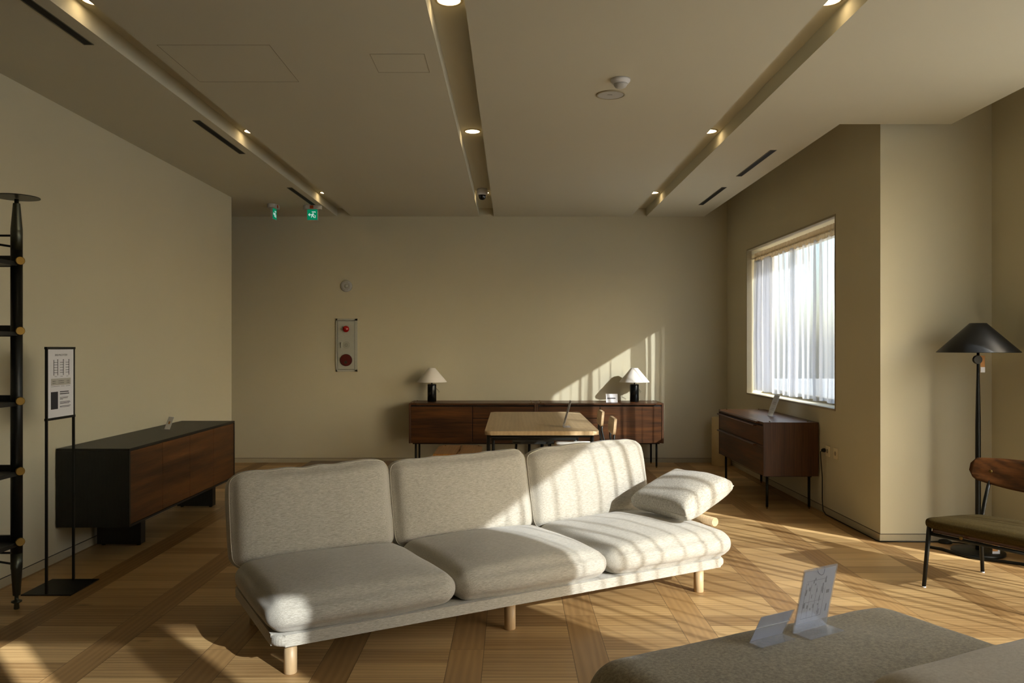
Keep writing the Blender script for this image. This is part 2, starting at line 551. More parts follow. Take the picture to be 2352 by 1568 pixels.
# baseboards
bb = MB().box(-6.3, xw(YB), YB - .007, YB, 0, .052)
struct('baseboard_back', bb, M['base'], 'low skirting along the back wall', 'baseboard')
bb = MB().box(XL, XL + .007, 3.15, 8.461, 0, .052)
struct('baseboard_left', bb, M['base'], 'low skirting along the left wall', 'baseboard')
bb = MB().prism([(xw(YP), YP), (xw(YB), YB), (xw(YB) - .007, YB), (xw(YP) - .007, YP)], 0, .052)
struct('baseboard_right', bb, M['base'], 'low skirting under the curtained window', 'baseboard')
bb = MB().box(xw(YP) - .007, XS, YP - .007, YP, 0, .052)
struct('baseboard_pillar', bb, M['base'], 'low skirting at the foot of the pale pier', 'baseboard')
bb = MB().box(XS - .007, XS, SY1, YP - .007, 0, .052)
struct('baseboard_side', bb, M['base'], 'low skirting along the right hand wall', 'baseboard')

for nm, a in (('baseboard_back', (-6.3, xw(YB), YB - .002, YB)), ('baseboard_left', (XL, XL + .002, 3.15, 8.461)), ('baseboard_pillar', (xw(YP), XS, YP - .002, YP))):
    MB().box(*a, .052, .0555).build('painted_shadow', M['gap'], bpy.data.objects[nm])  # black strip paints the shadow line above the skirting
MB().prism([(xw(YP), YP), (xw(YB), YB), (xw(YB) - .002, YB), (xw(YP) - .002, YP)], .052, .0555).build('painted_shadow', M['gap'], bpy.data.objects['baseboard_right'])
# ceiling hairline panels
def panel(n, x0, x1, y0, y1, lbl):
    g = 0.0018
    mb = MB().box(x0, x1, y0, y0 + g, H - .0012, H + .001).box(x0, x1, y1 - g, y1, H - .0012, H + .001)
    mb.box(x0, x0 + g, y0, y1, H - .0012, H + .001).box(x1 - g, x1, y0, y1, H - .0012, H + .001)
    o = mb.build(n, M['hair']); tag(o, lbl, 'access panel', kind='structure')
panel('trim_1', -1.872, -1.277, 4.20, 4.785, 'large square access hatch outline in the ceiling')
panel('trim_2', -.772, -.474, 4.33, 4.62, 'small square access hatch outline in the ceiling')

# ------------------------------------------------------------ windows
def glazed(name, label, kind, a0, a1, z0, z1, pos, mull=()):
    """kind 'x': pane at x=pos spanning y a0..a1; kind 'y': pane at y=pos spanning x"""
    r = thing(name, label, 'window', (0, 0, 0)); r['kind'] = 'structure'
    fr = MB(); w_ = .045; d = .03
    def bx(u0, u1, q0, q1):
        if kind == 'x': fr.box(pos - d, pos + d, u0, u1, q0, q1)
        else: fr.box(u0, u1, pos - d, pos + d, q0, q1)
    bx(a0, a1, z0, z0 + w_); bx(a0, a1, z1 - w_, z1); bx(a0, a0 + w_, z0, z1); bx(a1 - w_, a1, z0, z1)
    for u in mull: bx(u - .025, u + .025, z0, z1)
    fr.build('window_frame', M['frame'], r)
    g = MB()
    if kind == 'x': g.box(pos - .003, pos + .003, a0 + w_, a1 - w_, z0 + w_, z1 - w_)
    else: g.box(a0 + w_, a1 - w_, pos - .003, pos + .003, z0 + w_, z1 - w_)
    g.build('window_pane', M['glass'], r)
    return r
W1 = glazed('window_1', 'square window in the right wall behind a gathered sheer curtain', 'x', WY0, WY1, WZ0, WZ1, 2.88)
tr = MB()
for (y0, y1, z0, z1) in ((WY0 - .012, WY1 + .012, WZ1 - .001, WZ1 + .016), (WY0 - .012, WY1 + .012, WZ0 - .016, WZ0 + .001), (WY1 - .001, WY1 + .012, WZ0, WZ1), (WY0 - .012, WY0 + .001, WZ0, WZ1)):
    tr.prism([(xw(y0) - .004, y0), (xw(y0) + .05, y0), (xw(y1) + .05, y1), (xw(y1) - .004, y1)], z0, z1)
tr.build('window_trim', M['frame'], W1)
glazed('window_2', 'tall side window out of the picture to the right', 'x', SY0, SY1, .08, 2.86, XS + .33)
glazed('window_3', 'high strip window behind the camera', 'y', 1.69, 2.46, 2.20, 2.67, YR - .09)
glazed('window_4', 'shorter high strip window behind the camera at the corner', 'y', 2.62, 3.08, 2.20, 2.80, YR - .09)

def curtain_mesh(u0, u1, z0, z1, amp, lam, dense, n=900, nz=14, seed=0.0, wob=0.012, fb=0.009):
    """returns list of rows of (u, d) where u runs along the window and d is depth; folds double back where dense"""
    rows = []
    # fold phase, built up so that fold spacing is irregular
    ph = [0.0]
    for i in range(n):
        q = u0 + (u1 - u0) * i / n
        nz_ = mnoise.noise(Vector((q * 2.1, seed, 0)))
        l = lam * (1 + 0.55 * nz_)
        k = max([0] + [dd[2] for dd in dense if dd[0] <= q <= dd[1]])
        l = l * (1 - 0.45 * k)
        ph.append(ph[-1] + 2 * math.pi * (u1 - u0) / n / max(0.02, l))
    for j in range(nz + 1):
        t = j / nz
        z = z1 + (z0 - z1) * t
        row = []
        for i in range(n + 1):
            q = u0 + (u1 - u0) * i / n
            k = 0.0
            for dd in dense:
                c = (dd[0] + dd[1]) / 2; hw = (dd[1] - dd[0]) / 2
                k = max(k, dd[2] * max(0.0, 1 - (abs(q - c) / (hw * 1.15)) ** 4))
            A = amp * (0.55 + 0.45 * math.sin(min(1, t * 3 + .25) * math.pi / 2)) * (0.55 + 0.6 * abs(mnoise.noise(Vector((q * 3.3, seed + 5, 1)))) + 0.8 * k)
            p = ph[i] + 0.5 * mnoise.noise(Vector((q * 1.5, t * 1.3, seed + 9)))
            fold = fb + 0.030 * k + 0.010 * max(0, mnoise.noise(Vector((q * 4.0, seed + 20, t * .8))))
            edge = min(1.0, min(q - u0, u1 - q) / 0.05 + 0.0)
            u = q - fold * edge * math.sin(2 * p) + wob * mnoise.noise(Vector((q * 1.2, t * 1.6, seed + 3)))
            d = A * math.sin(p) + 0.012 * mnoise.noise(Vector((q * 6, t * 2, seed + 13)))
            row.append((u, d, z + (0.006 * math.sin(p * .5) if j == nz else 0)))
        rows.append(row)
    return rows
def rows_to_obj(rows, fn, name, mat, parent):
    me = bpy.data.meshes.new(name)
    vs = [fn(*p) for r in rows for p in r]
    n = len(rows[0])
    fs = [(j * n + i, j * n + i + 1, (j + 1) * n + i + 1, (j + 1) * n + i) for j in range(len(rows) - 1) for i in range(n - 1)]
    me.from_pydata(vs, [], fs)
    for p in me.polygons: p.use_smooth = True
    me.materials.append(mat)
    o = bpy.data.objects.new(name, me); COL.objects.link(o)
    if parent: o.parent = parent
    return o

cu = thing('sheer_curtain', 'gathered white sheer curtain hanging inside the square window recess', 'curtain', (2.72, 7.72, WZ0))
fn = lambda u, d, z: (d, u - 7.72, z - WZ0)
dn = [(8.32, 8.54, 1.0), (7.66, 7.75, .9), (8.66, 8.87, 1.0), (7.05, 7.12, .7)]
rows = curtain_mesh(WY0 + .01, 8.875, WZ0 + .035, WZ1 - .12, .026, .15, dn, seed=2.0)
body = rows_to_obj(rows, fn, 'curtain_panel', M['sheer'], cu)
hd = []
n = 700
for j in range(5):
    z = WZ1 - .035 - .10 * j / 4
    hd.append([(WY0 + .01 + (8.875 - WY0 - .01) * i / n, .016 * math.sin(i * .52 + 2 * mnoise.noise(Vector((i * .01, 0, 3)))) + .004 * math.sin(i * 1.3), z) for i in range(n + 1)])
rows_to_obj(hd, fn, 'curtain_header', M['header'], cu)
MB().tube([(0, WY0 + .003 - 7.72, WZ1 - .085 - WZ0), (0, WY1 - .003 - 7.72, WZ1 - .085 - WZ0)], .009).build('curtain_rod', M['white'], cu)

c2 = thing('sheer_curtain', 'full height sheer curtain over the tall side window', 'curtain', (XS - .058, 2.5, 0.0))
rows = curtain_mesh(0.0, 4.765, .02, 3.30, .040, .21, [(1.0, 1.06, .8), (2.2, 2.28, .8), (3.0, 3.05, .7), (3.9, 3.98, 1.0), (4.4, 4.44, .7)], n=1500, nz=12, seed=11.0, wob=.05, fb=.017)
rows_to_obj(rows, lambda u, d, z: (d, u - 2.5, z), 'curtain_panel', M['sheer_side'], c2)
MB().tube([(0, -2.55, 3.30), (0, 2.3, 3.30)], .011).build('curtain_rod', M['white'], c2)
for lb, a, b, mt_, sd in (('short dense curtain over the high strip window behind the camera', 1.79, 2.50, M['sheer_dense'], 31.0), ('short sheer curtain over the corner strip window behind the camera', 2.56, 3.14, M['sheer_side'], 37.0)):
    c3 = thing('sheer_curtain', lb, 'curtain', ((a + b) / 2, YR + .06, 2.12))
    rows = curtain_mesh(a, b, 2.12, 2.90, .014, .12, [], n=260, nz=6, seed=sd, fb=.002)
    rows_to_obj(rows, lambda u, d, z, m_=(a + b) / 2: (u - m_, d, z - 2.12), 'curtain_panel', mt_, c3)
    MB().tube([(-(b - a) / 2 + .001, 0, .78), ((b - a) / 2 - .001, 0, .78)], .009).build('curtain_rod', M['white'], c3)

# ------------------------------------------------------------ ceiling fittings
dl = thing('downlight', '', 'downlight', (0, 0, H + .10))
MB().lathe([(.070, 0), (.070, -.004), (.058, -.006), (.058, 0)], seg=36, cap=False).build('trim_ring', M['frame'], dl)
MB().lathe([(.001, -.003), (.056, -.0035)], seg=36, cap=False).build('light_lens', M['led'], dl)
row_n = ['left', 'middle', 'right']
where = ['at the top edge of the picture', 'midway along', 'closest to the back wall']
first = True
for i, (a, b) in enumerate(CX):
    for k, y in enumerate((3.885, 6.24, 8.71)):
        lb = 'warm glowing round downlight in the %s ceiling trough, %s' % (row_n[i], where[k])
        if i == 1 and k == 2: lb = 'warm downlight hidden behind the dome camera in the middle trough'
        if first:
            dl.location = ((a + b) / 2, y, H + .10); dl['label'] = lb; dl['group'] = 'downlights in the ceiling troughs'; first = False
        else:
            dup(dl, ((a + b) / 2, y, H + .10), 0, lb)

def slot(x, y0, y1, lbl, rim=True):
    r = thing('air_slot', lbl, 'air vent', (x, (y0 + y1) / 2, H), group='linear air slots in the ceiling')
    L = (y1 - y0) / 2
    MB().box(-.021, .021, -L, L, -.0025, .0).build('slot_opening', M['gap'], r)
    MB().box(-.027, -.021, -L - .004, L + .004, -.004, .0).box(.021, .025, -L - .004, L + .004, -.003, .0).box(-.027, .025, -L - .006, -L, -.003, 0).box(-.027, .025, L, L + .006, -.003, 0).build('slot_rim', M['slotrim'], r)
slot(-2.225, 3.24, 4.19, 'black air slot left of the left trough, cut by the top edge')
slot(-2.215, 5.60, 6.55, 'black air slot left of the left trough, middle of the three')
slot(-2.215, 7.95, 8.90, 'black air slot left of the left trough, just before the exit signs')
slot(2.118, 6.44, 7.41, 'black air slot right of the right trough, the nearer and larger one')
slot(2.118, 7.93, 8.90, 'black air slot right of the right trough, the one by the back wall')

sp_ = thing('ceiling_speaker', 'flat round white ceiling speaker behind the motion sensor', 'speaker', (.626, 5.024, H))
MB().lathe([(.093, 0), (.093, -.004), (.082, -.007), (.080, -.003)], seg=48, cap=False).build('rim', M['frame'], sp_)
MB().lathe([(.0805, 0), (.0805, -.0045)], seg=48).build('grille', M['whiteg'], sp_)
MB().box(-.022, .008, -.012, -.008, -.0056, -.0044).build('badge', M['slotrim'], sp_)
md = thing('motion_sensor', 'small white domed ceiling sensor in front of the round speaker', 'sensor', (.648, 4.74, H))
MB().lathe([(.058, 0), (.058, -.012), (.054, -.018), (.050, -.020), (.048, -.026), (.044, -.028)], seg=40).build('housing', M['white'], md)
MB().lathe([(.041, -.0275), (.039, -.036), (.032, -.046), (.020, -.053), (.004, -.056)], seg=40).build('sensor_lens', M['whiteg'], md)

dc = thing('security_camera', 'white dome camera with dark lens in the middle ceiling trough', 'camera', (-.313, 8.52, H + .10))
MB().lathe([(.052, 0), (.060, -.012), (.060, -.048), (.052, -.062), (.042, -.066)], seg=36).build('housing', M['white'], dc)
MB().lathe([(.042, -.0655), (.042, -.080), (.036, -.100), (.022, -.114), (.003, -.119)], seg=36).build('dome_lens', M['lens'], dc)

def exit_sign(loc, rz, lbl):
    r = thing('exit_sign', lbl, 'exit sign', loc, rz, 'green exit signs hanging from the ceiling')
    MB().prism(rrect(-.105, .105, -.045, .045, .044, 8), -.045, 0, .006).build('mount', M['whiteg'], r)
    MB().box(-.020, .020, -.048, -.044, -.040, -.006).build('tab', M['orange'], r)
    p = MB().box(-.062, .062, -.012, .012, -.168, -.045, .003).build('sign_body', M['whiteg'], r)
    MB().box(-.056, .056, -.0145, -.0118, -.162, -.048).build('sign_face', M['green'], p)
    # pictogram: arrow to the left, doorway and running figure
    ic = MB()
    yf = -.0158
    def poly(pts):
        vs = [ic.b.verts.new((x, yf, z)) for x, z in pts]; f = ic.b.faces.new(vs)
        e = bmesh.ops.extrude_face_region(ic.b, geom=[f])['geom']
        bmesh.ops.translate(ic.b, verts=[g for g in e if isinstance(g, bmesh.types.BMVert)], vec=(0, .0012, 0))
    cz = -.105
    poly([(-.046, cz), (-.030, cz + .017), (-.024, cz + .012), (-.031, cz + .004), (-.012, cz + .004), (-.012, cz - .004), (-.031, cz - .004), (-.024, cz - .012), (-.030, cz - .017)])
    poly([(-.006, cz + .036), (.036, cz + .036), (.036, cz + .022), (.030, cz + .022), (.030, cz + .028), (-.006, cz + .028)])
    poly([(.004, cz + .022), (.014, cz + .022), (.014, cz + .012), (.004, cz + .012)])
    poly([(-.006, cz + .008), (.014, cz + .010), (.022, cz - .004), (.016, cz - .006), (.010, cz + .002), (.006, cz - .008), (.016, cz - .016), (.026, cz - .034), (.018, cz - .036), (.008, cz - .022), (-.002, cz - .014), (-.008, cz - .034), (-.014, cz - .032), (-.008, cz - .008), (-.002, cz + .002), (-.010, cz - .002), (-.012, cz + .003)])
    poly([(.024, cz - .006), (.036, cz - .006), (.036, cz - .036), (.030, cz - .036), (.030, cz - .012)])
    ic.build('pictogram', M['signwhite'], p)
exit_sign((-2.237, 8.954, H), 0, 'green exit sign facing the camera, arrow to the left')
exit_sign((-2.66, 8.90, H), R(86), 'green exit sign seen nearly edge-on, the left one of the pair')

# ------------------------------------------------------------ on the back wall
st = thing('fire_alarm_strobe', 'round white fire alarm device above the metal panel', 'alarm', (-2.012, YB, 2.148))
MB().lathe([(.071, 0), (.071, -.012), (.062, -.022), (.030, -.026), (.024, -.022)], axis='Y', seg=40).build('housing', M['whiteg'], st)
MB().lathe([(.024, -.0225), (.020, -.032), (.004, -.036)], axis='Y', seg=24).build('strobe_lens', M['steel'], st)
for k in range(10):
    a = 2 * math.pi * k / 10
    MB().box(.044 * math.cos(a) - .003, .044 * math.cos(a) + .003, -.0262, -.0225, .044 * math.sin(a) - .003, .044 * math.sin(a) + .003).build('vent_slot', M['inkl'], st)

fp = thing('fire_alarm_cabinet', 'tall metal fire alarm panel with red lamp on the back wall', 'alarm panel', (-2.007, YB, 1.43))
fr = MB().box(-.130, -.112, -.018, 0, -.321, .321).box(.100, .130, -.018, 0, -.321, .321).box(-.130, .130, -.018, 0, .298, .321).box(-.130, .130, -.018, 0, -.321, -.298)
fr.build('panel_frame', M['steel'], fp)
MB().box(-.108, .096, -.014, 0, -.294, .294, .002).build('panel_door', M['steel'], fp)
MB().box(-.112, .100, -.006, 0, -.298, .298).build('panel_gap', M['gap'], fp)
MB().lathe([(.040, -.014), (.040, -.020), (.036, -.036), (.020, -.052), (.003, -.056)], axis='Y', cx=-.008, cz=.196, seg=32).build('warning_lamp', M['redglass'], fp, label='red glass warning lamp')
hl = MB()
for k in range(14):
    a = 2 * math.pi * k / 14
    for rr in (.012, .022, .032, .042):
        hl.box(-.004 + rr * math.cos(a) - .0022, -.004 + rr * math.cos(a) + .0022, -.0152, -.0138, .0 + rr * math.sin(a) - .0022, rr * math.sin(a) + .0022)
hl.build('speaker_holes', M['gap'], fp)
MB().box(-.076, -.050, -.018, -.0138, -.034, .040, .002).box(-.066, -.056, -.034, -.017, -.030, .034, .003).build('latch_handle', M['steel'], fp)
tb = MB().lathe([(.073, -.0138), (.073, -.030), (.066, -.036)], axis='Y', cx=-.004, cz=-.182, seg=40).build('call_point', M['darkred'], fp, label='dark red round call point')
MB().lathe([(.018, -.0355), (.016, -.042)], axis='Y', cx=-.006, cz=-.208, seg=20).build('push_button', M['darkgrey'], tb)

# ------------------------------------------------------------ table lamp
def table_lamp(loc, lbl):
    r = thing('table_lamp', lbl, 'lamp', loc, group='table lamps on the back sideboards')
    MB().lathe([(.050, 0), (.053, .003), (.053, .200), (.050, .207)], seg=40).build('lamp_base', M['lampbase'], r)
    MB().lathe([(.007, .206), (.007, .30)], seg=14).build('stem', M['black'], r)
    s = MB().lathe([(.040, .400), (.180, .234), (.1785, .232), (.0385, .397)], seg=56, cap=False)
    s.build('lamp_shade', M['shade'], r)
    MB().lathe([(.0385, .396), (.006, .396)], seg=40, cap=False).lathe([(.006, .28), (.014, .30), (.014, .34), (.006, .396)], seg=16).build('bulb_holder', M['white'], r)
    MB().tube([(.052, .03, .155), (.075, .045, .130), (.088, .05, .112)], .0016, 6).tube([(.052, .03, .150), (.070, .05, .118), (.080, .055, .10)], .0014, 6).build('pull_cord', M['black'], r)
    return r
M['lampbase'] = plain('dark_polished_metal', (40, 42, 42), 0.22, 0.85, var=0.03)
TL1 = table_lamp((-.948, 9.478, .7575), 'dark cylinder table lamp at the left end, its white shade unlit by sun')
TL2 = dup(TL1, (1.462, 9.478, .7575), 0, 'dark cylinder table lamp at the right end with sun stripes on its shade')

# ------------------------------------------------------------ walnut sideboards
def sideboard_body(name, label, loc, rz, flip=False, variant='door'):
    """local: x length 0..1.475, y depth 0 (front) .. 0.48 (back), z on floor"""
    r = thing(name, label, 'sideboard', loc, rz, 'walnut sideboards on thin black legs')
    L, D, Z0, Z1 = 1.475, .475, .292, .756
    mx = (lambda a, b: (L - b, L - a)) if flip else (lambda a, b: (a, b))
    def B(a, b, *rest, **k):
        a, b = mx(a, b); return MB().box(a, b, *rest, **k)
    for a_ in (0, L - .022):
        MB().box(a_, a_ + .022, .0, D, Z0, Z1, .002).build('side_panel', M['walnutz'], r)
    MB().box(.022, L - .022, .022, D, Z0, Z0 + .02).box(.022, L - .022, D - .012, D, Z0 + .02, Z1 - .022).build('carcass', M['walnut'], r)
    MB().box(.022, L - .022, .004, D, Z1 - .020, Z1 + .0005, .002).build('top_panel', M['walnut'], r)
    if variant == 'door':
        # lip that opens the flap
        a, b = mx(.09, L - .09)
        MB().box(a, b, -.016, .006, Z1 - .022, Z1 - .002, .004).build('pull_lip', M['walnut'], r)
        d = B(.740, L - .027, .002, .020, Z0 + .002, Z1 - .040, bev=.0015).build('door', M['walnut'], r)
        d1 = B(.027, .733, .002, .020, Z1 - .172, Z1 - .040, bev=.0015).build('drawer', M['walnut'], r)
        B(.36, .44, -.006, .003, Z1 - .186, Z1 - .174, bev=.002).build('drawer_pull', M['walnut'], d1)
        B(.027, .733, .002, .020, Z0 + .003, Z1 - .179, bev=.0015).build('drawer', M['walnut'], r)
    else:
        for (za, zb) in ((Z1 - .200, Z1 - .036), (Z0 + .002, Z1 - .206)):
            d = MB().box(.024, L - .024, .002, .020, za, zb, .0015).build('drawer', M['walnut'], r)
            MB().box(.024, L - .20, -.028, .003, zb - .016, zb - .002, .005).build('pull_lip', M['walnut'], d)
        MB().box(.08, L - .14, -.018, .006, Z1 - .022, Z1 - .002, .004).build('pull_lip', M['walnut'], r)
    MB().box(.022, L - .022, .014, .022, Z0 + .02, Z1 - .022).build('painted_shadow', M['gap'], r)  # black sheet behind the fronts, paints the shade under lip and in joints
    # hinge pins and cable holes on the top
    for (x, y) in ((.052, .07), (.052, .40), (L - .052, .07), (L - .052, .40)):
        MB().lathe([(.007, Z1), (.007, Z1 + .006), (.004, Z1 + .008)], cx=x, cy=y, seg=12).build('hinge_pin', M['brass'], r)
    fr = MB()
    for y in (.055, D - .055):
        fr.box(.04, L - .04, y - .010, y + .010, Z0 - .014, Z0)
    for x in (.075, L - .075):
        fr.box(x - .010, x + .010, .055, D - .055, Z0 - .014, Z0)
    fr.build('leg_frame', M['black'], r)
    for x in (.075, L - .075):
        for y in (.055, D - .055):
            lg = MB().tube([(x, y, .016), (x, y, Z0 - .01)], .0115, 14).build('leg', M['black'], r)
            MB().lathe([(.006, 0), (.009, .004), (.009, .018)], cx=x, cy=y, seg=14).build('foot', M['brass'], lg)
    return r
YF = YB - .008 - .475
sideboard_body('sideboard', 'walnut sideboard against the back wall, left of the pair, in shade', (-1.190, YF, 0), 0, flip=True)
sideboard_body('sideboard', 'walnut sideboard against the back wall, right of the pair, sunlit', (.287, YF, 0), 0)
# chest under the window: its front faces the room (-x)
sideboard_body('sideboard', 'walnut chest of drawers under the curtained window', (2.168, 8.33, 0), R(-90), variant='drawers')

# black sideboard on the left wall
LB = thing('sideboard', 'long black sideboard with four warm wood doors by the left wall', 'sideboard', (-2.49, 5.187, 0), 0)
ZB0, ZB1, LL = .228, .742, 1.975
MB().box(-.475, .0, 0, LL, ZB1 - .018, ZB1, .002).build('top_panel', M['blackwood'], LB)
MB().box(-.475, .0, 0, .018, ZB0, ZB1 - .018).box(-.475, .0, LL - .018, LL, ZB0, ZB1 - .018).box(-.475, 0, .018, LL - .018, ZB0, ZB0 + .014).box(-.475, -.46, .018, LL - .018, ZB0, ZB1 - .018).build('carcass', M['blackwood'], LB)
dw = (LL - .036) / 4
for k in range(4):
    MB().box(-.024, -.003, .018 + k * dw + .0015, .018 + (k + 1) * dw - .0015, ZB0 + .017, ZB1 - .021, .001).build('door', M['chestnut'], LB)
for y in (.44, 1.79):
    b = MB().box(-.44, -.13, y, y + .07, .012, ZB0).build('base_leg', M['blackwood'], LB)
    MB().lathe([(.014, 0), (.014, .012)], cx=-.16, cy=y + .035, seg=16).lathe([(.014, 0), (.014, .012)], cx=-.41, cy=y + .035, seg=16).build('glide', M['black'], b)

# ------------------------------------------------------------ card and sign holders
def lean_sheet(mb, w_, h_, lean, t=.003, x0=0, up0=0, off=0):
    """sheet whose lower edge lies on local x (0..w), leaning back towards -y; off = shift along its face normal"""
    c, s_ = math.cos(lean), math.sin(lean)
    def P(x, q, d): return Vector((x, -q * s_ + d * c, q * c + d * s_))
    v = [mb.b.verts.new(P(x, q, d)) for d in (off, off + t) for (x, q) in ((x0, up0), (x0 + w_, up0), (x0 + w_, up0 + h_), (x0, up0 + h_))]
    for f in ((0, 1, 2, 3), (4, 5, 6, 7), (0, 1, 5, 4), (1, 2, 6, 5), (2, 3, 7, 6), (3, 0, 4, 7)):
        mb.b.faces.new([v[k] for k in f])
    return mb
def holder(name, label, cat, loc, rz, w_, h_, lean, foot, paper=True, marks=None, solid=False, group=None):
    r = thing(name, label, cat, loc, rz, group)
    pl_ = MB(); lean_sheet(pl_, w_, h_, lean, .0018, off=-.0012); lean_sheet(pl_, w_, h_, lean, .0018, off=.0022)
    pl_.build('acrylic_panel', M['acrylic'], r)
    MB().box(0, w_, -foot, .0, 0.0, .0024).build('foot', M['acrylic'], r)
    if paper:
        pp = MB(); lean_sheet(pp, w_ - .006, h_ - .03, lean, .0007, .003, .024, off=.0010); p = pp.build('paper_sheet', M['paper'], r)
        if marks:
            mk = MB()
            for (x, q, ww, hh) in marks:
                lean_sheet(mk, ww * w_, hh * h_, lean, .0014, x * w_, q * h_, off=.0007)
            mk.build('print', M['inkl'], p)
    return r

# on the near taupe cushion: seen from behind
rng = random.Random(3)
mk = [(.80, .55, .09, .055)]
for k in range(26):
    y = .20 + rng.random() * .62
    mk.append((.12 + rng.random() * .60, y, .015 + rng.random() * .03, .02 + rng.random() * .07))
for x in (.14, .30, .48, .62, .74): mk.append((x, .2, .007, .60 - x * .2))
mk += [(.14, .2, .6, .006), (.2, .46, .5, .006), (.14, .80, .62, .006), (.86, .25, .03, .12)]
A5 = holder('sign_holder', 'tall clear acrylic holder with a printed plan on the taupe cushion', 'sign holder', (.773, 2.184, .616), R(31), .137, .185, R(12), .058, True, mk)
MB().tube([(.070 + .016 * math.cos(a), -.0385 + .0045 * math.sin(a) + .0045, .1805 + .020 * math.sin(a) - .0) for a in [math.pi + math.pi * k / 12 for k in range(13)]], .0009, 6).build('thumb_notch', M['inkl'], A5)
sh = thing('card_holder', 'low clear card holder lying open on the taupe cushion', 'card holder', (.632, 2.114, .616), R(30))
pl_ = MB(); lean_sheet(pl_, .127, .090, R(27), .0016); pl_.build('acrylic_panel', M['acrylic'], sh)
pp = MB(); lean_sheet(pp, .121, .084, R(27), .0006, .003, .003, off=.0018); pp.build('paper_card', M['paper'], sh)
ln = MB(); lean_sheet(ln, .127, .0016, R(27), .0012, 0, .050, off=-.0009); ln.build('fold_line', M['white'], sh)
MB().box(0, .127, -.042, 0, 0, .0022).build('foot', M['acrylic'], sh)

mk2 = [(.2, .62, .6, .02), (.2, .55, .6, .02), (.2, .34, .5, .015), (.2, .28, .6, .015)]
holder('sign_holder', 'upright clear sign holder on the walnut chest below the window', 'sign holder', (2.425, 7.40, .7575), R(90), .15, .215, R(-20) * -1, .05, True, mk2)
holder('sign_holder', 'thin clear sign holder standing on the oak dining table', 'sign holder', (.425, 6.46, .7505), R(90), .15, .222, R(16), .055, True, mk2)
# card on the back sideboard
cc = thing('card_holder', 'small white card with a dark bar beside the right table lamp', 'card', (1.110, 9.35, .7575))
mb = MB(); lean_sheet(mb, .137, .100, R(-12), .002); mb.build('card', M['paper'], cc)
mb = MB(); lean_sheet(mb, .098, .012, R(-12), .0006, .014, .042, off=-.0007); mb.build('printed_bar', M['ink'], cc)
MB().box(0, .137, 0, .045, 0, .002).build('foot', M['paper'], cc)
cd = thing('card_holder', 'small tilted white card on top of the black sideboard', 'card', (-2.80, 6.42, .7435), R(-35))
mb = MB(); lean_sheet(mb, .075, .105, R(-22), .0015); mb.build('card', M['paper'], cd)
mb = MB(); lean_sheet(mb, .022, .022, R(-22), .0006, .026, .045, off=-.0007); mb.build('printed_square', M['kraft'], cd)
MB().box(0, .075, -.035, 0, 0, .002).build('foot', M['acrylic'], cd)

# ------------------------------------------------------------ sign stand
SS = thing('sign_stand', 'slim black floor stand with a framed poster about shelving', 'sign stand', (-2.633, 4.508, 0))
MB().box(-.137, .146, -.016, .296, 0, .006, .001).build('base_plate', M['black'], SS)
for y in (0, .278):
    MB().box(-.006, .006, y - .006, y + .006, .006, 1.402).build('post', M['black'], SS)
for z_ in (1.390, .984):
    MB().box(-.008, .008, -.008, .286, z_, z_ + .014).build('frame_rail', M['black'], SS)
PS = MB().box(-.003, .003, .006, .272, .998, 1.390).build('poster', M['paper'], SS)
def py(t): return .006 + .266 * t
def pz(t): return 1.390 - .392 * t
pr = MB(); pg = MB(); ph_ = MB()
def bar(mbx, a0, a1, b0, b1): mbx.box(.003, .0042, py(a0), py(a1), pz(b1), pz(b0))
for (c0, c1) in ((.22, .38), (.46, .60), (.68, .82)):
    for b in (.19, .225, .265, .305, .34): bar(pr, c0 + .005, c1 - .005, b, b + .006)
    if c0 < .3: bar(pr, c0, c0 + .012, .155, .385)
    bar(pr, c1 - .012, c1, .155, .385); bar(pr, c1 - .02, c1 + .008, .150, .160)
    bar(pr, (c0 + c1) / 2 - .04, (c0 + c1) / 2 + .04, .40, .404)
bar(pg, .13, .88, .43, .53)
for b in (.465, .495):
    for (a0, a1) in ((.17, .30), (.40, .62), (.72, .83)): bar(pr, a0, a1, b, b + .007)
for (a0, a1) in ((.13, .45), (.50, .64), (.69, .86)): bar(pr, a0, a1, .545, .549)
bar(ph_, .12, .38, .625, .88)
for i, b in enumerate((.625, .655)): bar(pr, .46, (.80, .82)[i], b, b + .013)
for b, e_ in ((.712, .78), (.727, .76), (.742, .58), (.778, .85), (.792, .87), (.806, .82), (.842, .88), (.856, .84)): bar(pr, .46, e_, b, b + .006)
pr.build('printed_text', M['ink'], PS); pg.build('printed_table', M['inkgrey'], PS); ph_.build('printed_photo', M['ink'], PS)
mt = Matrix.Translation((.0045, py(.5), pz(.085))) @ Matrix(((0, 0, 1, 0), (1, 0, 0, 0), (0, 1, 0, 0), (0, 0, 0, 1)))
text_mesh('SHELVING SYSTEM', .0155, M['ink'], 'printed_title', PS, mt)

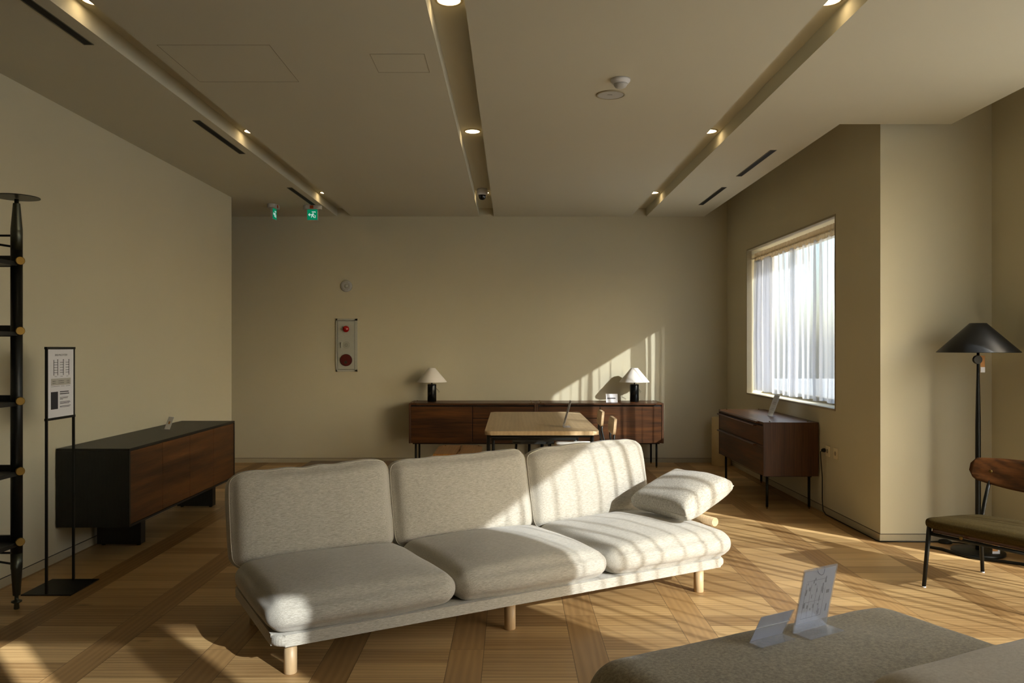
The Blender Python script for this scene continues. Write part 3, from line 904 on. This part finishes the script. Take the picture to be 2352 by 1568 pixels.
# ------------------------------------------------------------ pole shelving at the left edge
PX, PY = -2.653, 4.268
SH = thing('shelving_unit', 'black pole shelving with brass knobs cut by the left edge', 'shelf', (PX, PY, 0))
for k, dy in enumerate((0, -.95)):
    p = MB().lathe([(.029, .30), (.029, 1.922)], cy=dy, seg=28).build('pole', M['black'], SH)
    MB().lathe([(.029, 1.922), (.029, 2.025), (.0285, 2.027), (.029, 2.03), (.0175, 2.17), (.0175, 2.172), (.011, 2.174), (.011, 2.195)], cy=dy, seg=28).build('tension_cone', M['darkgrey'], p)
    MB().lathe([(.112, 2.203), (.112, 2.207), (.03, 2.212), (.011, 2.203)][::-1], cy=dy, seg=48).build('top_disc', M['black'], p)
    MB().lathe([(.012, 0), (.014, .004), (.012, .03), (.026, .038), (.026, .044), (.010, .05), (.010, .07), (.0185, .075), (.027, .215), (.0285, .218), (.029, .30)], cy=dy, seg=28).build('foot_cone', M['darkgrey'], p)
for z in (1.862, 1.489, 1.115, .742, .366):
    s_ = MB().box(-.30, .018, -.92, .0, z - .026, z - .004, .002).build('shelf_board', M['blackwood'], SH)
    MB().box(-.30, .0, -.010, .010, z - .030, z + .030, .002).box(-.30, .0, -.96, -.94, z - .030, z + .030, .002).build('bracket', M['black'], s_)
    for dy in (0, -.95):
        kb = MB().lathe([(.012, 0), (.012, .012), (.020, .012), (.0225, .015), (.0225, .026), (.020, .028)], seg=28)
        kb.xf(Matrix.Translation((.022, dy - .012, z)) @ Matrix.Rotation(R(-48), 4, 'Z') @ Matrix.Rotation(R(90), 4, 'Y'))
        kb.build('knob', M['brass'], s_)
for z, s2 in ((2.0, 1), (.30, 1)):
    MB().tube([(0, 0, z), (-.30, 0, z)], .006, 8).tube([(0, 0, z - .062), (-.28, -.0, z - .02)], .006, 8).build('brace_rod', M['black'], SH)

# ------------------------------------------------------------ cushions
def cushion(hx, hy, hz, r, crown=(0.02, 0.02, 0.05), wrinkle=0.004, seed=0, exp=4.0, n=(26, 20, 6), post=None, pinch=0.0):
    """soft box centred on the origin; returns (MB, f) where f maps a unit cube point to its place"""
    def f(u, v, w_):
        p = Vector((u * hx, v * hy, w_ * hz))
        core = Vector((max(-hx + r, min(hx - r, p.x)), max(-hy + r, min(hy - r, p.y)), max(-hz + min(r, hz), min(hz - min(r, hz), p.z))))
        rz_ = min(r, hz)
        d = p - core
        dd = Vector((d.x / r, d.y / r, d.z / rz_))
        if dd.length > 1e-6:
            l = max(abs(dd.x), abs(dd.y), abs(dd.z))
            dd = dd.normalized() * l
            p = core + Vector((dd.x * r, dd.y * r, dd.z * rz_))
        ax = 1 - abs(u) ** exp; ay = 1 - abs(v) ** exp; az = 1 - abs(w_) ** exp
        p.z += w_ * crown[2] * max(0, (1 - u * u)) ** .6 * max(0, (1 - v * v)) ** .6
        p.x += u * crown[0] * max(0, ay) * max(0, az)
        p.y += v * crown[1] * max(0, ax) * max(0, az)
        if pinch:
            k = (abs(u) * abs(v)) ** 5
            p.x += u * pinch * k; p.y += v * pinch * k
        q = Vector((p.x * 5, p.y * 5, p.z * 5 + seed * 7.3))
        nn = mnoise.noise(q) * 1.2 + mnoise.noise(q * 2.3) * .5
        p += Vector((u * .3, v * .3, w_)) * wrinkle * nn
        if post: p = post(p, u, v, w_)
        return p
    mb = MB()
    vm = {}
    def vert(u, v, w_):
        k = (round(u, 5), round(v, 5), round(w_, 5))
        if k not in vm: vm[k] = mb.b.verts.new(f(u, v, w_))
        return vm[k]
    nx, ny, nz_ = n
    L = lambda i, m_: -1 + 2 * i / m_
    def face(a, b, c, d):
        fc = mb.b.faces.new((a, b, c, d)); fc.smooth = True
    for s_ in (-1, 1):
        for i in range(nx):
            for j in range(ny):
                face(vert(L(i, nx), L(j, ny), s_), vert(L(i + 1, nx), L(j, ny), s_), vert(L(i + 1, nx), L(j + 1, ny), s_), vert(L(i, nx), L(j + 1, ny), s_))
        for i in range(nx):
            for k in range(nz_):
                face(vert(L(i, nx), s_, L(k, nz_)), vert(L(i + 1, nx), s_, L(k, nz_)), vert(L(i + 1, nx), s_, L(k + 1, nz_)), vert(L(i, nx), s_, L(k + 1, nz_)))
        for j in range(ny):
            for k in range(nz_):
                face(vert(s_, L(j, ny), L(k, nz_)), vert(s_, L(j + 1, ny), L(k, nz_)), vert(s_, L(j + 1, ny), L(k + 1, nz_)), vert(s_, L(j, ny), L(k + 1, nz_)))
    return mb, f
def ring_pts(f, w_, n=30, k=.97):
    pts = []
    for i in range(n): pts.append(f(-k + 2 * k * i / n, -k, w_))
    for i in range(n): pts.append(f(k, -k + 2 * k * i / n, w_))
    for i in range(n): pts.append(f(k - 2 * k * i / n, k, w_))
    for i in range(n): pts.append(f(-k, k - 2 * k * i / n, w_))
    return pts
def soft(o, lv=1):
    md_ = o.modifiers.new('smooth', 'SUBSURF'); md_.levels = lv; md_.render_levels = lv
    return o

# ------------------------------------------------------------ main sofa
SO = thing('sofa', 'long oatmeal three seat sofa on round oak legs in the middle', 'sofa', (-.938, 3.405, 0), R(29.65))
MB().prism(rrect(-.09, 2.485, -.045, .82, .05, 6), .140, .190, .020, 4).build('base', M['sofa'], SO)
for (x, y) in ((0, 0.01), (1.087, 0.01), (2.327, 0.0), (0, .714), (1.087, .714), (2.327, .714)):
    MB().lathe([(.026, 0), (.028, .003), (.028, .141)], cx=x, cy=y + .02, seg=28).build('leg', M['oakz'], SO)
for k, (a, b) in enumerate(((-.110, .765), (.765, 1.645), (1.645, 2.535))):
    hx = (b - a) / 2
    def post(p, u, v, w_, hx=hx):
        # front nose rolls over, back a little thinner
        return p
    mb, f = cushion(hx - .001, .392, .066, .066, (.012, .020, .048), .004, k + 1, 4, (30, 26, 8))
    mb.xf(Matrix.Translation(((a + b) / 2, .328, .266)))
    c = soft(mb.build('seat_cushion', M['sofa'], SO))
    rp = [Vector(p) + Vector(((a + b) / 2, .328, .266)) for p in ring_pts(f, -.42, 24, 1.0)]
for k, (a, b) in enumerate(((-.118, .748), (.752, 1.643), (1.650, 2.560))):
    hx = (b - a) / 2
    def post(p, u, v, w_, k=k):
        # v runs up the cushion; the top edge sags and puckers a little
        t = (v + 1) / 2
        p.y += -.012 * t * (1 - u * u) * (1 if k != 2 else -.5) + .010 * t * u * (1 if k < 2 else 1.3)
        p.z += .0012 * t * math.sin(u * 17 + k * 2) * max(0, v) ** 3
        p.y += .0015 * max(0, v) ** 3 * math.sin(u * 14 + k * 1.7) + .006 * max(0, v) ** 4 * mnoise.noise(Vector((u * 5, k * 3.1, 0)))
        return p
    mb, f = cushion(hx, .248, .074, .070, (.010, .012, .038), .0055, k + 11, 4, (34, 22, 8), post)
    # stand it up: local v -> up, local w -> towards the front, leaning back
    mt = Matrix.Translation(((a + b) / 2, .815, .520)) @ Matrix.Rotation(R(77), 4, 'X')
    mb.xf(mt)
    c = soft(mb.build('back_cushion', M['sofa'], SO))
    ring = [mt @ p for p in ring_pts(f, .62, 26, 1.0)]
    MB().loop(ring, .0024).build('piping', M['piping'], c)
# wooden rail carrying the back cushions and the low arm
MB().tube([(-.06, .955, .42), (2.50, .955, .42)], .022, 18).build('back_rail', M['oak'], SO)
for x in (.0, 1.2, 2.40):
    MB().tube([(x, .80, .165), (x, .90, .20), (x, .955, .42)], .014, 12).build('rail_post', M['oakz'], SO)
MB().tube([(2.585, .155, .345), (2.585, .80, .345)], .026, 28).build('arm_rail', M['oak'], SO)
for y in (.26, .70):
    MB().tube([(2.42, y, .168), (2.52, y, .172), (2.56, y, .24), (2.58, y, .345)], .014, 12).build('rail_post', M['oakz'], SO)
# loose arm cushion
def pcorner(s_, t_, z_): return Vector((-.938 + .8691 * s_ - .4947 * t_, 3.405 + .4947 * s_ + .8691 * t_, z_))
CU = thing('cushion', 'square oatmeal cushion propped on the right end of the sofa', 'cushion', tuple(pcorner(2.46, .315, .504)), R(29.65))
mb, f = cushion(.215, .235, .052, .048, (-.008, -.008, .040), .006, 5, 4, (24, 24, 6), None, .012)
mt = Matrix.Rotation(R(-19), 4, 'Y') @ Matrix.Rotation(R(2), 4, 'X') @ Matrix.Rotation(R(4), 4, 'Z')
mb.xf(mt)
body = soft(mb.build('cushion_cover', M['sofay'], CU))
MB().loop([mt @ p for p in ring_pts(f, -.15, 22, 1.0)], .003).build('piping', M['piping'], body)

# ------------------------------------------------------------ near sofa, lower right corner
NS = thing('daybed', 'taupe upholstered daybed cropped by the lower right corner', 'sofa', (.17, 2.04, 0), R(25))
mb, f = cushion(.560, .36, .105, .095, (.012, .020, .014), .003, 21, 4, (40, 26, 8))
mb.xf(Matrix.Translation((.570, -.325, .496)))
soft(mb.build('seat_cushion', M['taupe'], NS), 2)
mb, f = cushion(.66, .26, .105, .10, (.01, .012, .022), .003, 27, 4, (36, 22, 8))
mb.xf(Matrix.Translation((1.06, -.735, .578)))
soft(mb.build('back_cushion', M['cream'], NS, label='paler cream linen cushion'), 2)
MB().prism([(.06, -.05), (.06, -.98), (1.70, -.98), (1.70, -.53), (1.06, -.53), (1.06, -.05)], .22, .385, .02, 3).build('base', M['taupe'], NS)
for (x, y) in ((.15, -.12), (.98, -.12), (.15, -.92), (1.6, -.92)):
    MB().lathe([(.022, 0), (.026, .222)], cx=x, cy=y, seg=20).build('leg', M['oakz'], NS)

# ------------------------------------------------------------ lounge chair, right
LC = thing('lounge_chair', 'low lounge chair with olive seat and dark wood back', 'chair', (2.411, 4.656, 0), R(-59.7))
Wd, Dp = .60, .607
mb, f = cushion(.325, .285, .030, .028, (.004, .004, .016), .002, 41, 4, (26, 22, 6))
mb.xf(Matrix.Translation((Wd / 2, .315, .352)) @ Matrix.Rotation(R(-4), 4, 'X'))
soft(mb.build('seat', M['velvet'], LC))
MB().box(.012, Wd - .012, .040, .59, .319, .343, .006).xf(Matrix.Translation((0, 0, .0)) @ Matrix.Rotation(R(-3.5), 4, 'X')).build('seat_board', M['walnut'], LC)
fr = MB().tube([(-.0, .048, .308), (Wd, .048, .308)], .010, 12).tube([(0, .055, .310), (0, .58, .285)], .010, 12).tube([(Wd, .055, .310), (Wd, .58, .285)], .010, 12).tube([(0, .58, .285), (Wd, .58, .285)], .010, 12)
fr.build('seat_frame', M['black'], LC)
for x in (0, Wd):
    sx = -1 if x == 0 else 1
    lg = MB().tube([(x + sx * .0, .0, .004), (x, .055, .362)], [.011, .014], 14).build('leg', M['black'], LC)
    MB().lathe([(.0115, 0), (.0115, .006)], cx=x, cy=0, seg=12).build('foot', M['white'], lg)
    MB().lathe([(.017, 0), (.017, .018), (.010, .026)], seg=14).xf(Matrix.Translation((x, .056, .352))).build('brass_cap', M['brass'], lg)
    lg = MB().tube([(x, Dp, .004), (x, .585, .30), (x, .640, .46), (x, .720, .64)], [.011, .012, .012, .011], 14).build('leg', M['black'], LC)
    MB().lathe([(.0115, 0), (.0115, .006)], cx=x, cy=Dp, seg=12).build('foot', M['white'], lg)
# crescent back, curved in plan
bk = MB(); nx, nz_ = 34, 8
def backp(i, j, side):
    t = -1 + 2 * i / nx
    xx = Wd / 2 + t * .40 - .014
    top = .705 - .012 * abs(t) ** 6
    bot = .518 + .058 * abs(t) ** 2.0 + .045 * (max(0, abs(t) - .88) / .12) ** 2
    e_ = min(1, (1 - abs(t)) / .05)
    top -= (1 - e_) ** 2 * .03
    z = bot + (top - bot) * j / nz_
    y = .675 + (z - .5) * .38 - .075 * t * t + .02
    return Vector((xx, y + side * .007, z))
vb = {}
for s_ in (-1, 1):
    for i in range(nx + 1):
        for j in range(nz_ + 1): vb[(s_, i, j)] = bk.b.verts.new(backp(i, j, s_))
    for i in range(nx):
        for j in range(nz_):
            bk.b.faces.new((vb[(s_, i, j)], vb[(s_, i + 1, j)], vb[(s_, i + 1, j + 1)], vb[(s_, i, j + 1)])).smooth = True
for i in range(nx):
    for j in (0, nz_): bk.b.faces.new((vb[(-1, i, j)], vb[(-1, i + 1, j)], vb[(1, i + 1, j)], vb[(1, i, j)]))
for j in range(nz_):
    for i in (0, nx): bk.b.faces.new((vb[(-1, i, j)], vb[(-1, i, j + 1)], vb[(1, i, j + 1)], vb[(1, i, j)]))
bko = bk.build('backrest', M['walnut'], LC)
for x in (0.01, Wd - .01):
    MB().lathe([(.011, 0), (.010, -.005), (.004, -.008)], axis='Y', cx=x, cy=.680, cz=.625, seg=16).build('bolt', M['brass'], bko)
MB().lathe([(.012, 0), (.010, -.006), (.004, -.009)], axis='Y', cx=.20, cy=.034, cz=.325, seg=16).build('bolt', M['brass'], LC)

# ------------------------------------------------------------ floor lamp
FLX, FLY = 3.178, 5.425
FL = thing('floor_lamp', 'black floor lamp with a wide conical shade by the pier', 'lamp', (FLX, FLY, 0))
MB().lathe([(.160, 0), (.165, .003), (.165, .018), (.160, .022), (.02, .026)], seg=64).build('lamp_base', M['black'], FL)
MB().lathe([(.016, .024), (.018, .3), (.017, .9), (.009, 1.26), (.0085, 1.39)], seg=20).build('pole', M['black'], FL)
sh_ = MB().lathe([(.052, 1.566), (.254, 1.369), (.252, 1.366), (.050, 1.562)], seg=64, cap=False).lathe([(.052, 1.566), (.006, 1.566)], seg=40, cap=False)
sh_.build('lamp_shade', M['blackshade'], FL)
MB().lathe([(.007, 1.38), (.016, 1.40), (.016, 1.46), (.006, 1.565)], seg=16).build('bulb_holder', M['black'], FL)
MB().lathe([(.028, -.012), (.030, -.008), (.030, .008), (.028, .012)], axis='Y', cx=-.012, cy=-.012, cz=1.318, seg=28).build('switch', M['black'], FL)
tg = MB().box(.004, .034, -.022, -.020, 1.232, 1.345).build('price_tag', M['kraft'], FL)
MB().box(.004, .034, -.0235, -.0215, 1.232, 1.268).build('tag_label', M['paper'], tg)
MB().box(.035, .085, -.105, -.103, .022, .16).xf(Matrix.Identity(4)).build('price_tag', M['paper'], FL)
MB().box(.035, .070, -.1065, -.1045, .040, .155).build('tag_photo', M['kraft'], FL)

# power cable: socket, down the wall, round the pier, to the lamp
cb = thing('power_cable', 'thin black power cable running from the socket along the wall foot', 'cable', (2.6, 6.2, 0))
pts = [(2.630, 6.715, .535), (2.612, 6.735, .52), (2.622, 6.75, .45), (2.632, 6.745, .30), (2.630, 6.74, .12), (2.628, 6.72, .03), (2.628, 6.66, .005), (2.633, 6.4, .0045), (2.640, 6.0, .0045), (2.642, 5.78, .0045), (2.655, 5.735, .0045), (2.80, 5.732, .0045), (3.0, 5.728, .0045), (3.07, 5.715, .008)]
MB().tube([(a - 2.6, b - 6.2, c) for a, b, c in pts], .0042, 8).build('cord', M['black'], cb)
MB().lathe([(.016, 0), (.018, .008), (.016, .022), (.007, .034)], seg=18).xf(Matrix.Translation((2.645 - 2.6, 6.715 - 6.2, .535)) @ Matrix.Rotation(R(-90), 4, 'Y')).build('plug', M['black'], cb)
MB().lathe([(.045, 0), (.047, .006), (.040, .018), (.014, .026)], cx=.51, cy=-.488, seg=28).build('foot_switch', M['black'], cb)
pts = [(3.12, 5.70, .008), (3.20, 5.69, .006), (3.235, 5.64, .006), (3.20, 5.60, .006)]
MB().tube([(a - 2.6, b - 6.2, c) for a, b, c in pts], .0042, 8).build('cord', M['black'], cb)
fc = MB().tube([(2.92, 5.568, .010), (3.02, 5.46, .010), (3.08, 5.40, .012)], .009, 8)
ck = thing('power_cable', 'thick black cord on the floor passing under the lounge chair', 'cable', (2.92, 5.57, 0))
MB().tube([(-.02, -.0, .011), (.05, -.075, .011), (.085, -.20, .011), (.13, -.30, .011), (.22, -.36, .011), (.35, -.45, .011), (.50, -.62, .011)], .010, 10).build('cord', M['black'], ck)

# sockets
for k, yc in enumerate((6.672, 6.513)):
    so = thing('wall_socket', ['beige wall socket with a black plug in it', 'beige wall socket without a plug, right of the plugged one'][k], 'socket', (xw(yc), yc, .533), group='wall sockets')
    MB().box(-.010, 0, -.038, .038, -.045, .045, .003).build('cover_plate', M['socket'], so)
    MB().lathe([(.018, -.0095), (.018, -.012)], axis='X', seg=20).build('socket_face', M['frame'], so)

# ------------------------------------------------------------ dining table and its chairs
DT = thing('dining_table', 'pale oak dining table with slim black legs behind the sofa', 'table', (.237, 7.125, 0))
MB().prism(rrect(-.447, .447, -.935, .935, .05, 6), .718, .750, .010, 3).build('tabletop', M['oakt'], DT)
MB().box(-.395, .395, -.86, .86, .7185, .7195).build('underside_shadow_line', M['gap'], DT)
for x in (-.42, .40):
    for y in (-.82, .80):
        MB().tube([(x, y, 0), (x, y, .718)], .0145, 16).build('leg', M['black'], DT)
fr = MB().box(-.42, .40, -.83, -.81, .690, .716).box(-.42, .40, .79, .81, .690, .716).box(-.43, -.41, -.82, .80, .692, .716).box(.39, .41, -.82, .80, .692, .716).box(-.42, .40, .56, .58, .505, .53)
fr.box(-.43, -.41, .56, .80, .505, .53).box(.39, .41, .56, .80, .505, .53)
fr.build('table_frame', M['black'], DT)
for (x, y) in ((-.40, -.70), (-.40, .70), (.36, -.70), (.36, .70)):
    MB().box(x - .022, x + .022, y - .0025, y + .0025, .7495, .7503).lathe([(.006, .7495), (.005, .7512)], cx=x, cy=y, seg=12).build('brass_fixing', M['brass'], DT)

def dchair():
    r = thing('dining_chair', '', 'chair', (0, 0, 0), 0, 'dining chairs on the right side of the oak table')
    mb, f = cushion(.21, .205, .026, .024, (.004, .004, .008), .001, 51, 4, (16, 16, 4))
    mb.xf(Matrix.Translation((0, 0, .452))); soft(mb.build('seat', M['seatpad'], r))
    MB().prism(rrect(-.20, .20, -.19, .19, .06, 5), .412, .428).build('seat_board', M['oak'], r)
    bk = MB(); nx = 14
    prof = []
    P = rrect(-.19, .19, -.068, .068, .05, 5)
    lo = []; hi = []
    for (x, z) in P:
        y = .235 - .25 * x * x + z * .10
        lo.append(bk.b.verts.new((x, y - .010, .728 + z))); hi.append(bk.b.verts.new((x, y + .012, .728 + z)))
    m_ = len(P)
    bk.b.faces.new(lo); bk.b.faces.new(hi)
    for k in range(m_): bk.b.faces.new((lo[k], lo[(k + 1) % m_], hi[(k + 1) % m_], hi[k]))
    bk.build('backrest', M['oak'], r)
    MB().tube([(-.17, -.15, .405), (.17, -.15, .405), (.17, .17, .405), (-.17, .17, .405), (-.17, -.15, .405)], .008, 8).build('seat_frame', M['black'], r)
    for sx in (-1, 1):
        MB().tube([(sx * .19, -.19, 0), (sx * .17, -.15, .405)], .010, 12).build('leg', M['black'], r)
        MB().tube([(sx * .19, .30, 0), (sx * .16, .275, .40), (sx * .13, .225, .62), (sx * .125, .232, .73)], .010, 12).build('leg', M['black'], r)
    return r
dcA = dchair()
dcA.location = (.625, 7.64, 0); dcA.rotation_euler = (0, 0, R(-90)); dcA['label'] = 'pale oak dining chair, farther of the two on the right table side'
dup(dcA, (.645, 6.90, 0), R(-90), 'pale oak dining chair, nearer of the two on the right table side')

# low stool left of the table, dark chair at the far end, low table
ST = thing('stool', 'low oak stool of two boards left of the dining table', 'stool', (-.487, 7.42, 0))
P = [(-.215, -.30), (.205, -.30), (.205, .255), (.165, .345), (-.175, .345), (-.215, .255)]
MB().prism([(x, y) for x, y in P if True][:0] or [(-.215, -.30), (-.007, -.30), (-.007, .345), (-.175, .345), (-.215, .255)], .425, .450, .004).build('seat_board', M['oakwarm'], ST)
MB().prism([(.007, -.30), (.205, -.30), (.205, .255), (.165, .345), (.007, .345)], .425, .450, .004).build('seat_board', M['oakwarm'], ST)
for y in (-.26, .24):
    MB().box(-.18, .17, y, y + .04, .40, .425).build('rail', M['black'], ST)
for x in (-.17, .16):
    for y in (-.24, .26): MB().tube([(x * 1.1, y * 1.1, 0), (x, y, .41)], .012, 12).build('leg', M['black'], ST)
for x, y in ((-.155, .30), (.17, .28)):
    MB().lathe([(.007, .4495), (.005, .454)], cx=x, cy=y, seg=12).build('screw', M['brass'], ST)

LT = thing('low_table', 'low dark brown table showing just above the sofa back', 'table', (-1.40, 7.10, 0))
MB().prism([(-.46, -.26), (.46, -.26), (.46, .29), (-.46, .29)], .325, .350, .004).build('tabletop', M['walnut'], LT)
for x in (-.40, .40):
    for y in (-.20, .23): MB().tube([(x, y, 0), (x, y, .325)], .016, 12).build('leg', M['walnutz'], LT)

FC = thing('dining_chair', 'dark chair at the far end of the oak table, mostly hidden', 'chair', (.22, 8.20, 0), R(0))
MB().prism(rrect(-.21, .21, -.20, .20, .08, 6), .43, .455, .006).build('seat', M['blackwood'], FC)
for sx in (-1, 1):
    MB().tube([(sx * .20, -.19, 0), (sx * .17, -.16, .43)], .010, 12).build('leg', M['black'], FC)
    MB().tube([(sx * .20, .22, 0), (sx * .17, .19, .43), (sx * .16, .23, .60)], .010, 12).build('leg', M['black'], FC)
MB().prism(rrect(-.18, .18, .215, .235, .009, 3), .56, .68).build('backrest', M['blackwood'], FC)

# corner cylinder
CB = thing('waste_bin', 'cream cylindrical bin standing in the far right corner', 'bin', (2.502, 9.50, 0))
MB().lathe([(.108, 0), (.112, .004), (.112, .565), (.108, .570), (.104, .566), (.104, .40)], seg=48).build('bin_body', M['cream_tube'], CB)
